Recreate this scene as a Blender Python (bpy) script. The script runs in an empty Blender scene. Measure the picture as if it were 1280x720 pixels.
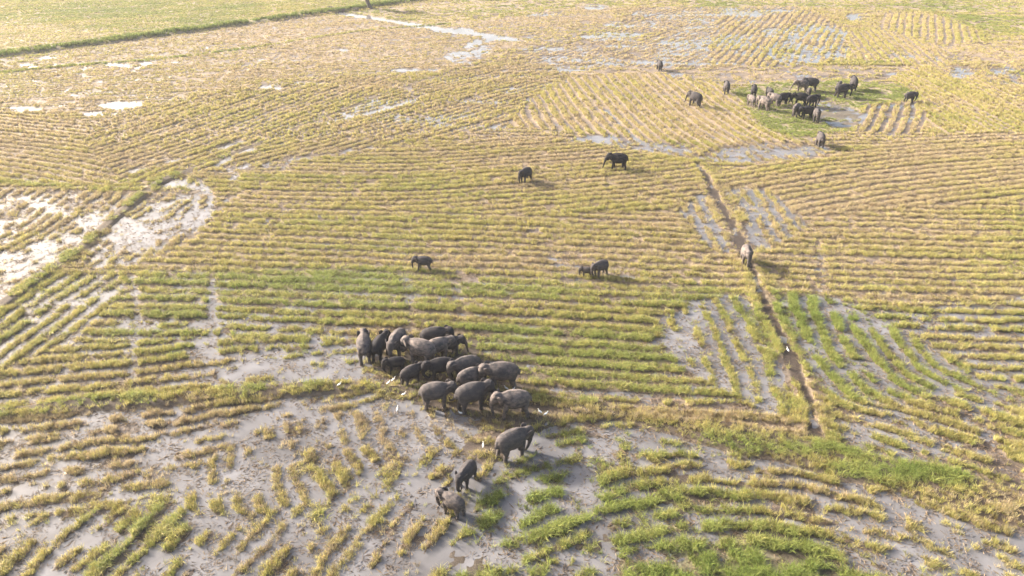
import bpy, bmesh, math, random
import numpy as np
from mathutils import Vector, Matrix, Euler

R = math.radians
scene = bpy.context.scene
col = scene.collection
random.seed(7)
rng = np.random.default_rng(11)

# ------------------------------------------------------------------ camera
CAM_H, PITCH, HFOV = 38.0, R(30.0), R(70.0)
cam = bpy.data.cameras.new('camera')
cam.sensor_fit = 'HORIZONTAL'
cam.angle = HFOV
cam.clip_start = 0.5
cam.clip_end = 4000
cam_o = bpy.data.objects.new('camera', cam)
cam_o.location = (0, 0, CAM_H)
cam_o.rotation_euler = (math.pi / 2 - PITCH, 0, 0)
col.objects.link(cam_o)
scene.camera = cam_o

# ------------------------------------------------------------------ sky, sun, exposure
SUN_EL, SUN_AZ = R(23.0), R(-62.0)        # azimuth measured from +Y (view direction), negative = to the left
world = bpy.data.worlds.new('World')
scene.world = world
world.use_nodes = True
wn = world.node_tree
bg = wn.nodes['Background']
sky = wn.nodes.new('ShaderNodeTexSky')
sky.sky_type = 'NISHITA'
sky.sun_disc = False
sky.sun_elevation = SUN_EL
sky.sun_rotation = SUN_AZ
sky.air_density = 1.0
sky.dust_density = 7.0
sky.ozone_density = 1.0
sky.altitude = 30
wn.links.new(sky.outputs[0], bg.inputs[0])
bg.inputs[1].default_value = 0.12
sun = bpy.data.lights.new('sun', 'SUN')
sun.energy = 5.0
sun.angle = R(4.0)
sun.color = (1.0, 0.945, 0.86)
sun_o = bpy.data.objects.new('sun', sun)
sd = Vector((math.sin(SUN_AZ) * math.cos(SUN_EL), math.cos(SUN_AZ) * math.cos(SUN_EL), math.sin(SUN_EL)))
sun_o.rotation_euler = sd.to_track_quat('Z', 'Y').to_euler()
sun_o.location = (-60, 60, 80)
col.objects.link(sun_o)
vs = scene.view_settings
vs.view_transform = 'Standard'
vs.look = 'None'
vs.gamma = 1.0
vs.use_curve_mapping = False
vs.exposure = 1.92

# ------------------------------------------------------------------ plan helpers
FPX = 640.0 / math.tan(HFOV / 2)
SP, CP = math.sin(PITCH), math.cos(PITCH)

def G(px, py):
    """point of the flat field (x, y in metres) for a point traced on the survey picture"""
    u, v = (px - 640.0) / FPX, (py - 360.0) / FPX
    d = CAM_H / (SP + v * CP)
    return (u * d, d * (CP - v * SP))

def GP(pts):
    return np.array([G(*p) for p in pts], dtype=float)

def hashi(ix, iy, seed):
    n = (ix.astype(np.int64) * 374761393 + iy.astype(np.int64) * 668265263 + seed * 974634531) & 0xffffffff
    n = ((n ^ (n >> 13)) * 1274126177) & 0xffffffff
    n = n ^ (n >> 16)
    return (n & 0xffff) / 65535.0

def vnoise(x, y, scale, seed=0):
    x = x / scale; y = y / scale
    ix = np.floor(x); iy = np.floor(y)
    fx = x - ix; fy = y - iy
    fx = fx * fx * (3 - 2 * fx); fy = fy * fy * (3 - 2 * fy)
    ix = ix.astype(np.int64); iy = iy.astype(np.int64)
    a = hashi(ix, iy, seed); b = hashi(ix + 1, iy, seed)
    c = hashi(ix, iy + 1, seed); d = hashi(ix + 1, iy + 1, seed)
    return (a * (1 - fx) + b * fx) * (1 - fy) + (c * (1 - fx) + d * fx) * fy

def fbm(x, y, scale, seed=0, octv=3):
    s = 0; a = 1.0; t = 0
    for i in range(octv):
        ca, sa = math.cos(0.6 * i), math.sin(0.6 * i)
        s = s + a * vnoise(x * ca - y * sa, x * sa + y * ca, scale, seed + i * 17)
        t += a; a *= 0.5; scale *= 0.48
    return s / t

def sstep(a, b, x):
    t = np.clip((x - a) / (b - a), 0, 1)
    return t * t * (3 - 2 * t)

def seg_dist(X, Y, P, closed=False, extend=False):
    """unsigned distance, signed side, and arc position for a polyline"""
    n = len(P)
    best = np.full(X.shape, 1e18); side = np.ones(X.shape); arc = np.zeros(X.shape)
    acc = 0.0
    last = n if closed else n - 1
    for i in range(last):
        a = P[i]; b = P[(i + 1) % n]
        dx, dy = b - a
        L2 = dx * dx + dy * dy + 1e-12
        L = math.sqrt(L2)
        t = ((X - a[0]) * dx + (Y - a[1]) * dy) / L2
        lo = -1e6 if (extend and i == 0) else 0.0
        hi = 1e6 if (extend and i == last - 1) else 1.0
        tc = np.clip(t, lo, hi)
        ex = X - (a[0] + tc * dx); ey = Y - (a[1] + tc * dy)
        d2 = ex * ex + ey * ey
        m = d2 < best
        best = np.where(m, d2, best)
        cr = dx * (Y - a[1]) - dy * (X - a[0])
        side = np.where(m, np.where(cr >= 0, 1.0, -1.0), side)
        arc = np.where(m, acc + tc * L, arc)
        acc += L
    return np.sqrt(best), side, arc

def inside(X, Y, P):
    res = np.zeros(X.shape, bool)
    n = len(P)
    j = n - 1
    for i in range(n):
        xi, yi = P[i]; xj, yj = P[j]
        if abs(yj - yi) > 1e-12:
            c = ((yi > Y) != (yj > Y)) & (X < (xj - xi) * (Y - yi) / (yj - yi) + xi)
            res ^= c
        j = i
    return res

def poly_mask(X, Y, P, feather):
    out = np.zeros(X.shape)
    lo = P.min(0) - feather; hi = P.max(0) + feather
    m = (X > lo[0]) & (X < hi[0]) & (Y > lo[1]) & (Y < hi[1])
    if not m.any():
        return out
    x = X[m]; y = Y[m]
    d, _, _ = seg_dist(x, y, P, closed=True)
    s = np.where(inside(x, y, P), d, -d)
    out[m] = sstep(-feather, feather, s)
    return out

def smooth_curve(pts, k=6):
    P = GP(pts)
    for _ in range(2):
        Q = [P[0]]
        for i in range(len(P) - 1):
            Q.append(P[i] * .75 + P[i + 1] * .25); Q.append(P[i] * .25 + P[i + 1] * .75)
        Q.append(P[-1]); P = np.array(Q)
    return P

ROW = 1.56
# each field: outline, guide row, then sp spacing, strip (share of a row that is stubble), den, hgt, green, wet, chaos, tan
# traced on the picture's 1280 x 720 grid and laid out on the ground
FIELDS = []
def field(poly, guide, sp=ROW, strip=.56, den=1.0, hgt=1.0, green=.25, wet=.15, chaos=.15, ph=0.0, feather=.8, mud=.0):
    FIELDS.append(dict(poly=None if poly is None else GP(poly), guide=smooth_curve(guide), sp=sp, strip=strip, den=den,
                       hgt=hgt, green=green, wet=wet, chaos=chaos, ph=ph, feather=feather, mud=mud))

LINE_L = [(-60, 425), (0, 385), (60, 340), (115, 300), (180, 240), (215, 220), (300, 190), (400, 148), (500, 110), (640, 68), (760, 35), (860, 8)]
# main field
field(None, [(-400, 296), (100, 288), (320, 295), (640, 305), (860, 317), (1060, 322), (1280, 328), (1600, 332)], green=.22, wet=.19)
# green band in the middle of the main field
field([(130, 345), (330, 338), (640, 338), (880, 352), (930, 372), (860, 405), (850, 440), (870, 480), (960, 512), (760, 492), (650, 465), (560, 420), (440, 400), (160, 420), (110, 400)],
      [(-400, 296), (100, 288), (320, 295), (640, 305), (860, 317), (1060, 322), (1280, 328), (1600, 332)], green=.50, wet=.30, strip=.56, chaos=.15, feather=2.0)
field([(140, 400), (330, 395), (440, 402), (450, 440), (330, 440), (200, 440), (100, 440)],
      [(-400, 296), (100, 288), (320, 295), (640, 305), (860, 317), (1060, 322), (1280, 328), (1600, 332)], green=.42, wet=.58, strip=.48, den=.85, chaos=.45, feather=1.5)
# lower left rows
field([(-120, 465), (10, 455), (90, 428), (200, 425), (330, 425), (440, 436), (445, 478), (250, 497), (0, 515), (-120, 522)],
      [(-140, 492), (0, 475), (160, 461), (320, 444), (460, 432)], green=.42, wet=.52, strip=.50, chaos=.25)
field([(250, 440), (330, 432), (470, 420), (470, 480), (300, 490), (230, 480)],
      [(-140, 492), (0, 475), (160, 461), (320, 444), (460, 432)], green=.3, wet=.62, strip=.5, den=.6, chaos=.75, feather=2)
# left diagonal wet rows
field([(-140, 470), (0, 383), (60, 343), (150, 340), (155, 362), (120, 400), (95, 428), (10, 458), (-120, 500)],
      [(-80, 495), (0, 435), (100, 365), (160, 322)], green=.50, wet=.64, strip=.44, sp=1.75, chaos=.28)
# left flooded corner
field([(-200, 262), (0, 236), (140, 238), (178, 243), (112, 300), (0, 384), (-200, 500)],
      [(-80, 395), (0, 345), (110, 290), (150, 250)], green=.12, wet=.50, strip=.55, den=.8, chaos=.5)
# wet corner right of the diagonal bank
field([(112, 302), (180, 243), (215, 222), (262, 228), (268, 268), (240, 300), (170, 330), (110, 335)],
      [(110, 330), (170, 280), (230, 240)], green=.15, wet=.55, strip=.5, den=.6, chaos=.7, mud=.45)
# pinkish broken ground near the diagonal track
field([(215, 220), (300, 192), (420, 182), (520, 180), (470, 205), (380, 222), (300, 235), (250, 230)],
      [(-400, 296), (100, 288), (320, 295), (640, 305)], green=.12, wet=.36, strip=.6, den=.8, chaos=.6, feather=2)
# middle of main field, rows that swing up to the right
field([(300, 212), (520, 182), (640, 170), (760, 182), (880, 200), (885, 220), (870, 262), (640, 268), (300, 252)],
      [(200, 236), (300, 239), (460, 243), (560, 238), (700, 228), (860, 212), (960, 200)], green=.2, wet=.10)
# right hand fan
field([(884, 217), (960, 203), (1050, 190), (1150, 172), (1300, 160), (1700, 140), (1700, 245), (1300, 253), (1160, 257), (1080, 263), (985, 272), (900, 262)],
      [(860, 252), (960, 235), (1040, 221), (1120, 210), (1280, 197), (1500, 186)], green=.15, wet=.06, strip=.56, chaos=.08)
# upper left block
field([(-300, 132), (0, 138), (100, 150), (125, 180), (150, 226), (130, 232), (0, 224), (-300, 214)],
      [(-300, 150), (-100, 168), (0, 180), (110, 193), (150, 201)], green=.16, wet=.08, strip=.52, chaos=.08)
field([(102, 172), (140, 143), (230, 121), (340, 107), (430, 97), (540, 92), (480, 118), (400, 148), (300, 190), (215, 220), (170, 232), (150, 226), (120, 195)],
      LINE_L, green=.14, wet=.17, ph=.3, strip=.5, chaos=.08, hgt=1.0)
# far upper left, worn flat
field([(-400, 118), (0, 72), (180, 49), (420, 17), (560, 2), (640, -12), (760, -10), (770, 30), (640, 66), (540, 92), (430, 96), (340, 106), (230, 120), (140, 142), (0, 138), (-300, 132)],
      [(-300, 112), (0, 100), (300, 90), (600, 72)], green=.13, wet=.22, strip=.66, den=.9, hgt=.6, chaos=.4)
field([(400, 20), (560, 3), (640, -12), (790, -10), (740, 8), (650, 20), (560, 36), (470, 24)],
      [(-300, 112), (0, 100), (300, 90), (600, 72)], green=.42, wet=.05, strip=.9, den=.8, hgt=.6, chaos=.6)
# centre diagonal rows
field([(217, 220), (300, 191), (400, 149), (500, 111), (640, 70), (720, 82), (668, 118), (640, 160), (500, 180), (330, 202)],
      [(240, 215), (330, 190), (420, 168), (540, 135), (640, 108), (740, 84)], green=.14, wet=.30, strip=.54, chaos=.2)
# far centre, streaky
field([(640, 66), (770, 30), (800, 10), (1010, 8), (1000, 20), (900, 20), (880, 85), (820, 92), (720, 95), (700, 88)],
      [(600, 92), (640, 78), (800, 28), (860, 10)], green=.10, wet=.42, strip=.55, den=.7, hgt=.8, chaos=.45)
# slanting yellow rows
field([(638, 160), (660, 125), (715, 97), (830, 90), (900, 105), (960, 150), (1025, 180), (1000, 196), (880, 196), (760, 178), (700, 163)],
      [(735, 80), (745, 95), (775, 130), (805, 160), (855, 196)], green=.16, wet=.12, strip=.52, sp=1.75, chaos=.12)
field([(700, 172), (760, 170), (880, 186), (960, 180), (1040, 180), (1030, 196), (960, 205), (880, 202), (780, 186)],
      [(735, 80), (745, 95), (775, 130), (805, 160), (855, 196)], green=.1, wet=.50, strip=.4, den=.5, sp=1.75, chaos=.6, feather=2, mud=.2)
# plain band behind the far herd
field([(700, 84), (880, 84), (960, 82), (1160, 84), (1165, 100), (1080, 112), (960, 108), (900, 104), (830, 92), (720, 95)],
      [(600, 92), (800, 88), (1160, 92)], green=.16, wet=.2, strip=.8, den=.7, hgt=.6, chaos=.8)
# grazed green round the far pool
field([(915, 112), (960, 104), (1060, 100), (1150, 108), (1160, 128), (1085, 132), (1072, 162), (1000, 176), (950, 158)],
      [(900, 130), (1000, 128), (1160, 122)], green=.66, wet=.10, strip=1.0, den=.9, hgt=.45, chaos=.3, feather=2)
field([(1070, 165), (1084, 131), (1166, 127), (1170, 160), (1130, 170)],
      [(1085, 185), (1100, 166), (1110, 150), (1116, 133), (1120, 120)], green=.15, wet=.28, strip=.5, sp=1.75)
field([(1110, 100), (1160, 80), (1185, 84), (1400, 160), (1400, 175), (1290, 164), (1160, 168), (1150, 120)],
      [(1120, 80), (1150, 97), (1200, 125), (1290, 172)], green=.25, wet=.14, strip=.6)
field([(1185, 84), (1300, 84), (1700, 100), (1700, 150), (1400, 160)],
      [(1120, 80), (1150, 97), (1200, 125), (1290, 172)], green=.22, wet=.28, strip=.6, chaos=.4)
# far right blocks
field([(878, 80), (900, 22), (1010, 12), (1062, 40), (1062, 74), (960, 84)],
      [(975, 95), (990, 72), (1006, 45), (1022, 25), (1030, 12)], green=.12, wet=.32, strip=.55, sp=1.8, chaos=.3)
field([(1060, 40), (1105, 36), (1180, 60), (1190, 82), (1150, 84), (1062, 74)],
      [(1050, 25), (1065, 42), (1090, 72), (1105, 90)], green=.16, wet=.16, strip=.55, sp=1.8)
field([(1100, 36), (1105, 17), (1225, 20), (1230, 52), (1180, 58)],
      [(1148, 60), (1150, 40), (1152, 16)], green=.2, wet=.12, strip=.55, sp=1.9)
field([(1225, 16), (1500, 12), (1700, 60), (1700, 110), (1300, 84), (1190, 80), (1180, 58), (1230, 52)],
      [(1100, 70), (1300, 68), (1600, 70)], green=.25, wet=.18, strip=.8, den=.7, hgt=.7, chaos=.5)
field([(1170, 18), (1240, 20), (1500, 30), (1700, 60), (1300, 48), (1230, 42)],
      [(1100, 70), (1300, 68), (1600, 70)], green=.62, wet=.05, strip=.95, den=.9, hgt=.7, chaos=.5, feather=3)
# grass beyond the last rows
field([(740, 10), (800, -18), (1100, -30), (1900, -30), (1900, 20), (1240, 18), (1060, 12), (1000, 8)],
      [(700, 0), (1300, 0)], green=.45, wet=.04, strip=.95, den=.8, hgt=.6, chaos=.6)
# wet pocket either side of the trodden path
field([(848, 262), (890, 232), (962, 238), (1014, 280), (990, 300), (945, 318), (898, 316), (868, 292)],
      [(895, 225), (911, 250), (925, 280), (946, 320)], green=.22, wet=.72, strip=.38, sp=1.7, den=.9, chaos=.45)
# flooded rows left of the path
field([(815, 402), (880, 374), (935, 370), (985, 450), (1012, 530), (975, 522), (920, 503), (868, 470), (832, 440)],
      [(895, 352), (905, 375), (922, 405), (948, 460), (962, 510)], green=.45, wet=.74, strip=.36, sp=1.75, chaos=.5, mud=.25)
# green fan right of the path
field([(955, 365), (1010, 370), (1060, 376), (1140, 420), (1200, 455), (1235, 484), (1130, 506), (1035, 503), (1000, 460)],
      [(978, 350), (983, 378), (992, 415), (1012, 455), (1040, 490), (1090, 522)], green=.62, wet=.60, strip=.42, sp=1.7, chaos=.38, hgt=1.1)
field([(1050, 375), (1130, 385), (1300, 372), (1700, 372), (1700, 500), (1300, 498), (1235, 484), (1200, 455), (1140, 420)],
      [(700, 400), (1060, 412), (1280, 420), (1600, 424)], green=.30, wet=.60, strip=.42, den=.85, chaos=.25)
field([(1030, 503), (1130, 505), (1235, 486), (1400, 498), (1700, 520), (1700, 760), (1280, 636), (1180, 606), (1060, 578), (1022, 545)],
      [(960, 498), (1040, 510), (1130, 535), (1220, 565), (1320, 600)], green=.45, wet=.52, strip=.52, chaos=.5)
# trampled tan stubble
field([(-200, 530), (0, 520), (440, 487), (530, 500), (480, 560), (340, 620), (210, 642), (0, 645), (-200, 660)],
      [(-140, 606), (0, 592), (100, 580), (250, 560), (340, 545), (480, 520)], green=.10, wet=.62, strip=.50, sp=1.36, chaos=.56, hgt=.9)
field([(215, 605), (280, 565), (345, 535), (430, 515), (560, 510), (600, 540), (560, 570), (480, 592), (420, 622), (330, 640), (225, 660)],
      [(368, 520), (372, 545), (374, 575), (384, 602), (404, 630)], green=.10, wet=.68, strip=.44, sp=1.36, chaos=.62, hgt=.9)
field([(-200, 650), (0, 645), (210, 640), (330, 638), (420, 620), (480, 590), (560, 560), (625, 580), (600, 620), (560, 690), (500, 900), (-200, 1000)],
      [(380, 800), (420, 740), (467, 675), (500, 635), (545, 580)], green=.20, wet=.70, strip=.40, sp=1.4, chaos=.62, hgt=.9)
field([(120, 640), (220, 630), (300, 680), (220, 720), (100, 730)],
      [(380, 800), (420, 740), (467, 675), (500, 635), (545, 580)], green=.42, wet=.56, strip=.5, sp=1.4, chaos=.6, feather=2)
# greener trampled paddy right of the ditch
G_GUIDE = [(500, 790), (560, 742), (640, 695), (720, 660), (800, 638), (880, 628), (960, 630), (1060, 648), (1160, 675), (1280, 720), (1400, 780)]
field([(690, 528), (760, 520), (900, 545), (1060, 585), (1180, 618), (1300, 650), (1700, 780), (1700, 1000), (500, 900), (560, 690), (600, 622), (632, 580)],
      G_GUIDE, green=.48, wet=.62, strip=.50, sp=1.36, chaos=.60, hgt=1.1)
field([(610, 610), (650, 560), (690, 535), (760, 560), (740, 620), (650, 680), (580, 740), (560, 700)],
      G_GUIDE, green=.62, wet=.64, strip=.5, sp=1.36, chaos=.72, hgt=1.15, feather=2.5)
field([(940, 575), (1060, 590), (1180, 622), (1300, 655), (1400, 720), (1180, 720), (1060, 690), (960, 640)],
      G_GUIDE, green=.24, wet=.64, strip=.46, sp=1.36, chaos=.6, feather=2)
field([(780, 690), (900, 665), (1000, 675), (1060, 720), (1040, 800), (740, 800)],
      G_GUIDE, green=.78, wet=.34, strip=.75, sp=1.36, chaos=.5, hgt=1.35, feather=2)
# beyond the ditch: short crop
field([(-600, 140), (0, 68), (180, 45), (420, 13), (560, -4), (640, -20), (900, -70), (-2500, -70), (-2500, 140)],
      [(-300, 60), (300, 10)], green=.42, wet=.02, strip=1.0, den=.95, hgt=.5, chaos=.2)
field([(-60, 66), (-40, 32), (28, 25), (100, 36), (138, 45), (60, 58)],
      [(-300, 60), (300, 10)], green=.3, wet=.05, strip=1.0, den=.85, hgt=.4, chaos=.2, feather=2)

# puddles: outlines on the ground, with strength
PUD = []
def puddle(pts, s=1.0, feather=1.2):
    PUD.append((GP(pts), s, feather))
def pud_ell(px, py, rx, ry, s=1.0, feather=1.5):
    puddle([(px + 1.1 * rx * math.cos(a), py + 1.3 * ry * math.sin(a)) for a in np.linspace(0, 2 * math.pi, 12, endpoint=False)], s, feather)
puddle([(-100, 335), (0, 318), (60, 300), (100, 268), (130, 250), (146, 252), (122, 294), (60, 335), (0, 372), (-100, 430)], .52)
puddle([(160, 305), (150, 285), (170, 262), (215, 245), (235, 250), (200, 275), (185, 305)], .42)
puddle([(190, 228), (240, 229), (246, 237), (195, 237)], .6)
puddle([(-100, 215), (0, 219), (60, 225), (90, 229), (0, 225)], .7, .8)
puddle([(270, 470), (330, 448), (440, 440), (452, 470), (400, 476), (300, 486)], .8)
puddle([(190, 548), (260, 535), (320, 516), (420, 510), (400, 530), (300, 545), (240, 556)], .6)
puddle([(480, 505), (520, 506), (570, 545), (500, 535)], .4)
puddle([(655, 468), (740, 488), (860, 502), (960, 514), (985, 528), (880, 517), (760, 506), (670, 490)], .75)
puddle([(720, 530), (770, 540), (850, 560), (890, 572), (960, 600), (900, 608), (850, 590), (780, 560)], .45)
puddle([(1080, 600), (1180, 640), (1280, 662), (1400, 720), (1300, 725), (1180, 690), (1100, 640)], .5)
puddle([(1040, 520), (1130, 520), (1150, 535), (1060, 562), (1045, 545)], .5)
puddle([(1010, 374), (1060, 378), (1150, 425), (1140, 440), (1080, 420), (1040, 395)], .5)
puddle([(835, 440), (830, 400), (875, 380), (880, 420), (870, 460)], .45)
puddle([(0, 655), (60, 645), (110, 660), (60, 690), (0, 690)], .4)
puddle([(400, 640), (470, 610), (500, 600), (470, 650), (420, 700)], .35)
pud_ell(1052, 146, 28, 12, .9); pud_ell(1034, 134, 16, 9, .9); pud_ell(1003, 190, 18, 5, .5); pud_ell(930, 190, 40, 4, .35)
for (a, b, c, d, s) in [(145, 81, 18, 2, .9), (182, 79, 8, 1.6, .9), (218, 78, 9, 1.5, .6), (268, 75, 9, 1.5, .6), (38, 82, 12, 2, .7), (62, 72, 12, 1.4, .7),
                        (30, 137, 22, 3, .9), (150, 131, 26, 4, 1.), (120, 142, 14, 3, .9), (220, 124, 12, 1.4, .6), (38, 103, 14, 2, .5), (338, 110, 17, 3, .85),
                        (390, 104, 24, 1.8, .5), (430, 63, 8, 2, .7), (345, 67, 14, 2, .4), (520, 88, 32, 2, .95), (580, 72, 24, 6, .8), (600, 58, 18, 6, .7),
                        (567, 38, 26, 3, .9), (622, 48, 18, 2.5, .9), (745, 9, 14, 3, .9), (680, 18, 22, 2, .7), (765, 30, 12, 3, .7), (660, 44, 10, 3, .6), (690, 52, 12, 4, .5),
                        (655, 60, 16, 1.6, .6), (830, 10, 10, 1.2, .7), (700, 75, 22, 5, .4), (845, 62, 28, 5, .4), (700, 88, 45, 1.2, .7), (845, 94, 10, 3, .7), (660, 129, 10, 4, .5),
                        (975, 14, 18, 1.5, .7), (940, 20, 18, 3, .5), (965, 40, 10, 5, .7), (1000, 32, 10, 3, .5), (1075, 22, 16, 4, .7), (990, 50, 14, 8, .55), (1048, 44, 8, 4, .6),
                        (1000, 75, 30, 5, .7), (1040, 70, 14, 3, .7), (1125, 70, 18, 4, .6), (1175, 73, 10, 3, .6), (1200, 91, 16, 6, .7), (1250, 87, 16, 5, .7), (1270, 100, 20, 6, .4),
                        (1278, 215, 8, 10, .4), (355, 208, 12, 5, .45), (305, 190, 16, 2, .6), (505, 285, 10, 5, .5), (632, 285, 12, 4, .5), (350, 282, 14, 3, .35), (640, 170, 30, 3, .2),
                        (1110, 116, 16, 3, .35), (1255, 160, 12, 3, .3), (710, 88, 20, 1, .4)]:
    pud_ell(a, b, c, d, s, 1.0)

# lines: wheel ruts full of water, trodden paths, banks
RUTS = [(smooth_curve([(427, 17), (460, 22), (500, 28), (560, 38), (600, 43), (640, 50)]), 2.0, .22),
        (smooth_curve([(195, 236), (240, 231), (247, 248), (240, 268), (225, 280), (195, 288)]), .55, .13),
        (smooth_curve([(250, 228), (260, 236), (264, 252), (256, 272), (240, 282)]), .5, .13),
        (smooth_curve([(165, 215), (200, 206), (240, 196), (300, 178)]), .6, .1),
        (smooth_curve([(270, 208), (300, 190), (315, 187)]), .7, .1),
        (smooth_curve([(520, 125), (470, 140), (400, 155)]), .7, .07),
        (smooth_curve([(962, 60), (964, 72), (985, 82)]), .6, .1),
        (smooth_curve([(740, 125), (790, 168), (810, 185)]), .3, .07),
        (smooth_curve([(1100, 15), (1060, 20)]), .3, .05),
        (smooth_curve([(455, 690), (520, 640), (575, 600), (600, 585)]), .35, .05),
        (smooth_curve([(165, 345), (168, 370), (175, 400), (165, 450), (170, 485)]), .30, .06),
        (smooth_curve([(262, 345), (265, 380), (262, 410), (268, 440)]), .40, .06)]
PATH = smooth_curve([(868, 205), (880, 217), (905, 262), (925, 300), (945, 350), (965, 400), (985, 440), (1005, 490), (1015, 530), (1018, 556)])
DITCH = smooth_curve([(490, 760), (545, 690), (600, 617), (632, 577), (690, 530)])
BANK = smooth_curve([(-300, 545), (-100, 527), (0, 517), (120, 507), (250, 497), (350, 488), (440, 485), (540, 488), (640, 497), (700, 507), (760, 517), (900, 543), (1000, 563), (1080, 585), (1180, 612), (1280, 640), (1450, 690), (1700, 760)])
DIAG = smooth_curve(LINE_L)
CANAL = smooth_curve([(-500, 135), (-200, 97), (0, 70), (180, 47), (420, 14), (560, -4), (640, -16), (800, -42)])
CANAL2 = smooth_curve([(-300, 118), (0, 91), (100, 81), (200, 75), (330, 58), (450, 38), (560, 30)])
GREENB = smooth_curve([(0, 228), (60, 232), (130, 238), (190, 236), (240, 240)])
TRAMPLE = [(GP([(930, 120), (980, 108), (1070, 105), (1070, 122), (1030, 140), (1030, 160), (990, 155), (940, 142)]), 2.0, .35), (GP([(440, 420), (560, 405), (660, 440), (700, 490), (700, 560), (620, 600), (560, 560), (480, 500), (440, 460)]), 2.0, .85)]
WALK = [smooth_curve([(505, 345), (515, 375), (512, 410)]), smooth_curve([(575, 360), (580, 400)]), smooth_curve([(1020, 300), (1030, 340), (1020, 372)]),
        smooth_curve([(690, 320), (700, 330), (790, 345)])]

def plan(X, Y):
    """everything about the field at plan points: ground height, stubble density, height, colour"""
    n = X.shape
    wx = (fbm(X, Y, 9, 3) - .5) * 1.1 + (fbm(X, Y, 2.6, 5, 2) - .5) * .35
    wy = (fbm(X, Y, 9, 8) - .5) * 1.1 + (fbm(X, Y, 2.6, 9, 2) - .5) * .35
    Xw, Yw = X + wx * .55, Y + wy * .55
    props = {k: np.zeros(n) for k in ('strip', 'den', 'hgt', 'green', 'wet', 'chaos', 'mud')}
    cen = np.zeros(n); rowj = np.zeros(n)
    for F in FIELDS:
        if F['poly'] is None:
            w = np.ones(n)
        else:
            w = poly_mask(Xw + wx * .5, Yw + wy * .5, F['poly'], F['feather'])
        m = w > 1e-3
        if not m.any():
            continue
        xm, ym, wm = Xw[m], Yw[m], w[m]
        d, s, a = seg_dist(xm, ym, F['guide'], extend=True)
        r = (d * s) / F['sp'] + F['ph'] + (fbm(a, d * s, 14, 31) - .5) * .3 + (fbm(xm, ym, 2.2, 77, 2) - .5) * F['chaos'] * .9
        k = np.floor(r)
        jit = (hashi(k.astype(np.int64), np.zeros(k.shape, np.int64), 5) - .5)
        f = np.abs(r - k - .5 - jit * .08) * 2                 # 0 in the middle of a row, 1 in the gap
        st = F['strip'] * (1 + jit * .22)
        on = 1 - sstep(st - .10, st + .10, f)
        hard = wm > .5
        c0 = cen[m]
        cen[m] = np.where(hard, on, c0)
        rowj[m] = np.where(hard, jit * 2, rowj[m])
        for kk in props:
            props[kk][m] = props[kk][m] * (1 - wm) + F[kk] * wm
    n1 = fbm(X, Y, 5.5, 41, 3); n2 = fbm(X, Y, 1.7, 47, 3); n3 = fbm(X, Y, 22, 53, 2); n4 = vnoise(X, Y, .55, 61)
    n5 = fbm(X * .5, Y * 1.05, 1.1, 91, 3); n6 = fbm(X * .22, Y, 3.0, 97, 3)
    wet = props['wet'] + (n3 - .5) * .26
    rowv = cen.copy()
    # breaks in the rows, broader where the ground is trampled
    ch = props['chaos']
    ncl = fbm(X, Y, 1.5, 83, 3)
    t0 = .20 + .44 * ch
    rowv = rowv * sstep(t0 - .05, t0 + .05, ncl)
    # stray stools between the rows
    stray = sstep(.62, .72, n2) * ch * .4
    rowv = np.clip(np.maximum(rowv, stray), 0, 1)
    stk = sstep(.57, .63, n6 * .8 + n5 * .2) * sstep(95, 125, Y) * np.clip((props['wet'] - .14) * 3.5, 0, 1) * (1 - sstep(290, 310, Y))
    wet = wet + stk * .55
    pud = np.zeros(n)
    for P, s, fe in PUD:
        pud = np.maximum(pud, poly_mask(Xw + wx, Yw + wy, P, fe) * s)
    pud = np.clip(pud * 1.25, 0, 1) * sstep(.40, .53, n5 * .6 + n2 * .2 + n6 * .2 + (pud - .6) * .22)
    wet = wet + pud * .7
    gh = .077 - .155 * wet + (n1 - .5) * .10 + (n2 - .5) * .06 + (n4 - .5) * .034 + (vnoise(X, Y, .28, 67) - .5) * .018 + (n5 - .5) * .07 + rowv * (.050 + .02 * n2) - .012
    green = np.clip(props['green'] + (n3 - .5) * .45 + (n6 - .5) * .45 + rowj * .07, 0, 1)
    den = props['den'] * rowv * (1 - .85 * stk)
    den = den * (1 - sstep(.22, .5, pud * (.45 + n2)))
    hgt = props['hgt'] * (.78 + .4 * n1) * (1 + .16 * rowj)
    mud = np.maximum(props['mud'] * n1 * 1.4, sstep(.54, .66, n5 * .6 + n1 * .4) * np.clip(ch * 1.2 + .12, 0, .8))
    bank = np.zeros(n)
    # ruts
    for P, wd, dp in RUTS:
        d, s, a = seg_dist(Xw, Yw, P)
        k = 1 - sstep(wd * .55, wd * 1.25, d + (n2 - .5) * .6)
        gh -= k * dp; den *= 1 - k
    # churned earth round the herd
    for P, fe, am in TRAMPLE:
        k = poly_mask(Xw, Yw, P, fe)
        mud = np.maximum(mud, k * am * sstep(.22, .5, n1)); den *= 1 - .8 * k * am
    for P in WALK:
        d, s, a = seg_dist(Xw, Yw, P)
        k = 1 - sstep(.3, .8, d + (n2 - .5) * .7)
        gh -= k * .03; den *= 1 - .7 * k
    # trodden path
    d, s, a = seg_dist(Xw, Yw, PATH)
    far = sstep(35, 75, a)
    k = 1 - sstep(.36, .66, d + (n2 - .5) * .8 + (n5 - .5) * .7)
    mud = np.maximum(mud, k * (1.2 - .25 * n2)); den *= 1 - k
    gh = gh * (1 - k) + k * (.03 - .09 * sstep(.55, .75, n2))
    gh += (1 - sstep(.9, 1.9, d)) * (1 - k) * .10
    kk = (1 - sstep(1.4, 2.2, d)) * (1 - k) * sstep(.35, .55, n1 + .15)
    den = np.maximum(den, kk * .55 * sstep(.4, .55, ncl)); green = np.clip(green + kk * .05, 0, 1)
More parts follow.
